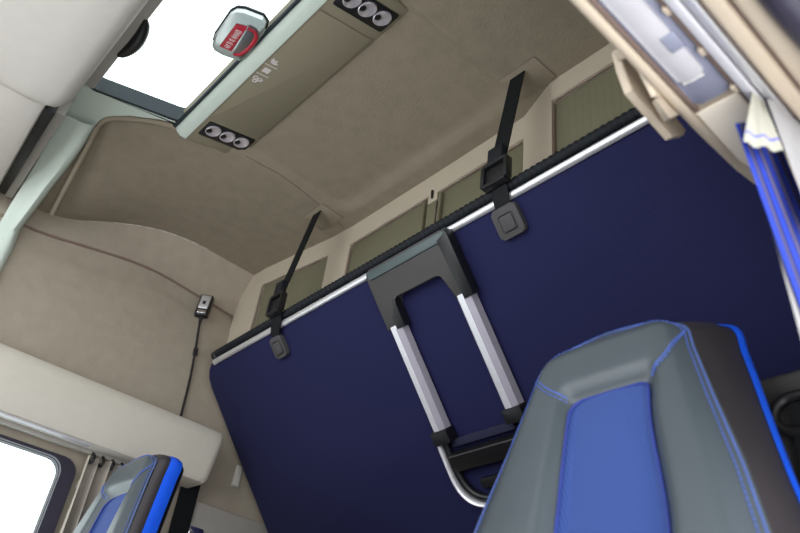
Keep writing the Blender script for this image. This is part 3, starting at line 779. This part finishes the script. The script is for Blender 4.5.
# ------------------------------------------------------------------ right door header (near, top right)
rx = -.302
rv = thing('door_header', 'beige header over the right doorway with lamp lens and curtain rails, upper right', 'door header', (-.22, .3, .75))
prof = [(rx+.016, .756), (rx+.004, .762), (rx, .775), (rx, .90), (rx+.01, .935), (-.145, .94), (-.145, .752)]
mb = MB(); rows = [[(x, y, z) for x, z in prof] for y in (-.6, .80)]
for y, g in ((.88, .006), (.95, .02), (1.0, .045), (1.03, .08)): rows.append([(max(x, rx+g), y, z + .0) for x, z in prof])
mb.loft(rows, closed=True, caps=True); mb.build('body', WARM, rv)
zz = .752
MB().prism([(x, y, zz) for x, y in ((-.289, .672), (-.212, .672), (-.212, .90), (-.262, .90), (-.279, .84), (-.289, .78))], (0, 0, .006), .002).build('lit_end_panel', ENDP, rv)  # added overlay, paler than the body to paint the light on it
mb = MB(); mb.box(-.288, -.281, .0, .668, zz-.001, zz+.008, .002); mb.build('brown_lip', BROWN, rv)
mb = MB(); mb.tube([(-.297, -.4, .758), (-.297, .3, .758), (-.297, .70, .757), (-.294, .80, .757), (-.284, .88, .757), (-.268, .95, .757)], .008, 10); mb.build('rounded_lip', WARM, rv)
mb = MB(); mb.prism([(x, y, zz) for x, y in rrect(-.281, -.234, .0, .660, .008)], (0, 0, .006), .002); b = mb.build('lamp_frame', LGREY, rv)
mb = MB(); mb.prism([(x, y, zz-.006) for x, y in rrect(-.276, -.243, .05, .616, .012)], (0, 0, .008), .003); ln = mb.build('lamp_lens', LENS, rv)
MB().box(-.257, -.240, .535, .562, zz-.008, zz-.004, .001).build('lamp_switch', LGREY, ln)
MB().tube([(-.272, .613, zz-.0045), (-.247, .615, zz-.0045)], .0018, 6).build('lens_edge', WHITEP, ln)
mb = MB(); mb.box(-.231, -.225, .0, .76, zz-.008, zz+.004, .002); mb.build('rail_shadow_gap', BROWN, rv)
for xa, xb_, m_, nm, dz in ((-.224, -.213, ALU, 'curtain_rail', .016), (-.210, -.200, SILVER, 'curtain_rail', .013)):
    mb = MB(); mb.box(xa, xb_, -.4, .745, zz-dz, zz+.006, .002); mb.build(nm, m_, rv)
mb = MB(); mb.box(-.200, -.196, -.4, .85, zz-.004, zz+.006); mb.build('channel', BROWN, rv)
mb = MB(); mb.box(-.196, -.176, -.4, .95, zz-.018, zz+.006, .006, 3); mb.build('inner_strip', WARM, rv)
mb = MB(); mb.box(-.176, -.171, -.4, .95, zz-.010, zz+.006); mb.build('strip_gap', BROWN, rv)
mb = MB(); mb.box(-.171, -.140, -.4, .95, zz-.024, zz+.006, .009, 3); mb.build('outer_strip', WARM, rv)
for k in range(5):
    mb = MB(); mb.box(-.234, -.227, .50+.075*k, .513+.075*k, zz-.010, zz-.002, .002); mb.build('rail_clip', WARM, rv)
mb = MB(); sl = spline([(-.130, -.4, .725), (-.130, .35, .725), (-.128, .56, .722), (-.12, .66, .71), (-.112, .74, .66), (-.108, .80, .50), (-.108, .80, .1), (-.108, .80, -.5)], 8)
mb.tube(sl, .020, 10)
t = mb.build('door_seal', SEAL, None); tag(t, 'dark rubber door seal in the extreme upper right corner', 'door seal')

# grab handle on the inner face of the header
gh = thing('grab_handle', 'cream coloured grab handle beside the right door header', 'handle', (-.32, .66, .75))
def pxprism(pts, X, th, bev): return MB().prism([at(x, y, 'X', X) for x, y in pts], (th, 0, 0), bev)
pxprism([(611, 53), (616, 48), (624, 46), (629, 59), (641, 89), (679, 134), (677, 139), (665, 141), (624, 95), (616, 72)], -.348, .012, .0025).build('bar', WARM, gh)
pxprism([(630, 46), (643, 50), (672, 98), (664, 104), (651, 98), (637, 71)], -.312, .008, .002).build('backing_plate', WARM, gh)
mb = MB(); A_ = [at(x, y, 'X', -.345) for x, y in ((649, 103), (662, 97), (676, 117), (662, 124))]; B_ = [at(x, y, 'X', -.305) for x, y in ((655, 98), (668, 94), (684, 113), (670, 119))]
mb.hexa(A_ + B_, .003); mb.build('mount', WARM, gh)
pxprism([(664, 101), (668, 100), (676, 110), (673, 112)], -.352, .01, .001).build('mount_slot', BROWN, gh)
mb = MB(); mb.hexa([at(x, y, 'X', -.347) for x, y in ((612, 52), (623, 47), (627, 55), (616, 62))] + [at(x, y, 'X', -.306) for x, y in ((626, 47), (636, 43), (640, 51), (630, 57))], .002); mb.build('upper_mount', WARM, gh)

# right curtain: pale cloth gathered at the rail, blue striped tie band below
rc = thing('door_curtain', 'pale curtain with blue striped band hanging at the right edge', 'curtain', (-.21, .70, 0))
def fan(tl, tr, bl, br, nu=30, nv=20, amp=.006, pl=3, ncol=1, bulge=0):
    rows = []
    for j in range(nv+1):
        t = j/nv; r = []
        for i in range(nu+1):
            s = i/nu
            p = (tl.lerp(tr, s)).lerp(bl.lerp(br, s), t)
            nrm = Vector((.5, -.75, -.2))
            p = p + nrm*(amp*(.3+.7*t)*sin(2*pi*pl*s + .6*t)) + nrm*bulge*sin(pi*s)
            r.append(p)
        rows.append(r)
    return rows
XC = -.215
g = at
mb = MB(); mb.loft(fan(g(735, 124, 'X', XC-.012), g(768, 116, 'X', XC-.008), g(808, 330, 'X', XC-.012), g(860, 330, 'X', XC-.008), amp=.003, pl=3)); mb.build('striped_band', STRP, rc, ang=80)
mb = MB(); mb.loft(fan(g(752, 92, 'X', XC), g(760, 92, 'X', XC), g(743, 143, 'X', XC+.004), g(783, 152, 'X', XC+.012), amp=.004, pl=2.2)); mb.build('gathered_top', HEM, rc, ang=80)
mb = MB(); mb.loft(fan(g(767, 99, 'X', XC+.01), g(806, 108, 'X', XC+.02), g(812, 225, 'X', XC+.012), g(860, 240, 'X', XC+.02), amp=.004, pl=1.5)); mb.build('pale_fold', CURT2, rc, ang=80)
mb = MB(); mb.loft(fan(g(750, 150, 'X', XC-.016), g(775, 150, 'X', XC-.014), g(816, 395, 'X', XC-.016), g(880, 395, 'X', XC-.014), amp=.004, pl=2)); mb.build('lower_cloth', CURT2, rc, ang=80)

# dark side cabinet behind the right seat with belt guide
sb = thing('side_cabinet', 'dark grey cabinet behind the right seat under the bunk', 'cabinet', (-.27, 1.1, FLOOR))
zt_ = at(780, 372, 'Y', 1.09).z
MB().box(-.47, -.145, 1.09, 1.30, FLOOR, zt_, .012, 3).build('body', GREYP, sb)
p = at(792, 417, 'Y', 1.075)
mb = MB(); mb.tube(spline([p + Vector((.05, 0, .028)), p + Vector((-.002, 0, .030)), p + Vector((-.022, -.004, .012)), p + Vector((-.022, -.004, -.010)), p + Vector((0, 0, -.024)), p + Vector((.05, 0, -.022))], 6), .009, 10); mb.build('belt_guide', BLACK, sb)
mb = MB(); mb.band([p + Vector((.018, .0, .02)), p + Vector((.018, -.004, -.05)), p + Vector((.02, 0, -.5))], (1, 0, 0), .04, .003); mb.build('belt_webbing', WEB, sb)

# ------------------------------------------------------------------ light
wd = bpy.data.worlds.new('sky'); sc.world = wd; wd.use_nodes = True
bg = wd.node_tree.nodes['Background']; bg.inputs[0].default_value = (.93, .97, 1, 1); bg.inputs[1].default_value = 2.6
def area(name, loc, target, sx, sy, power, col=(1, 1, 1)):
    l = bpy.data.lights.new(name, 'AREA'); l.shape = 'RECTANGLE'; l.size = sx; l.size_y = sy; l.energy = power; l.color = col
    o = bpy.data.objects.new(name, l); C.objects.link(o)
    o.location = Vector(loc) + OFF
    o.rotation_euler = (Vector(target) - Vector(loc)).to_track_quat('-Z', 'Y').to_euler()
    return o
area('windscreen_daylight', (-1.25, -1.0, .55), (-1.3, 1.0, .7), 2.0, .9, 10, (.97, .98, 1))
area('pavement_bounce', (.65, .35, -.55), (-.30, .65, .8), .9, 1.2, 11, (1, .97, .93))
area('doorway_daylight', (.55, .05, .05), (-1.2, .75, .9), 1.0, 1.4, 12, (1, .98, .96))
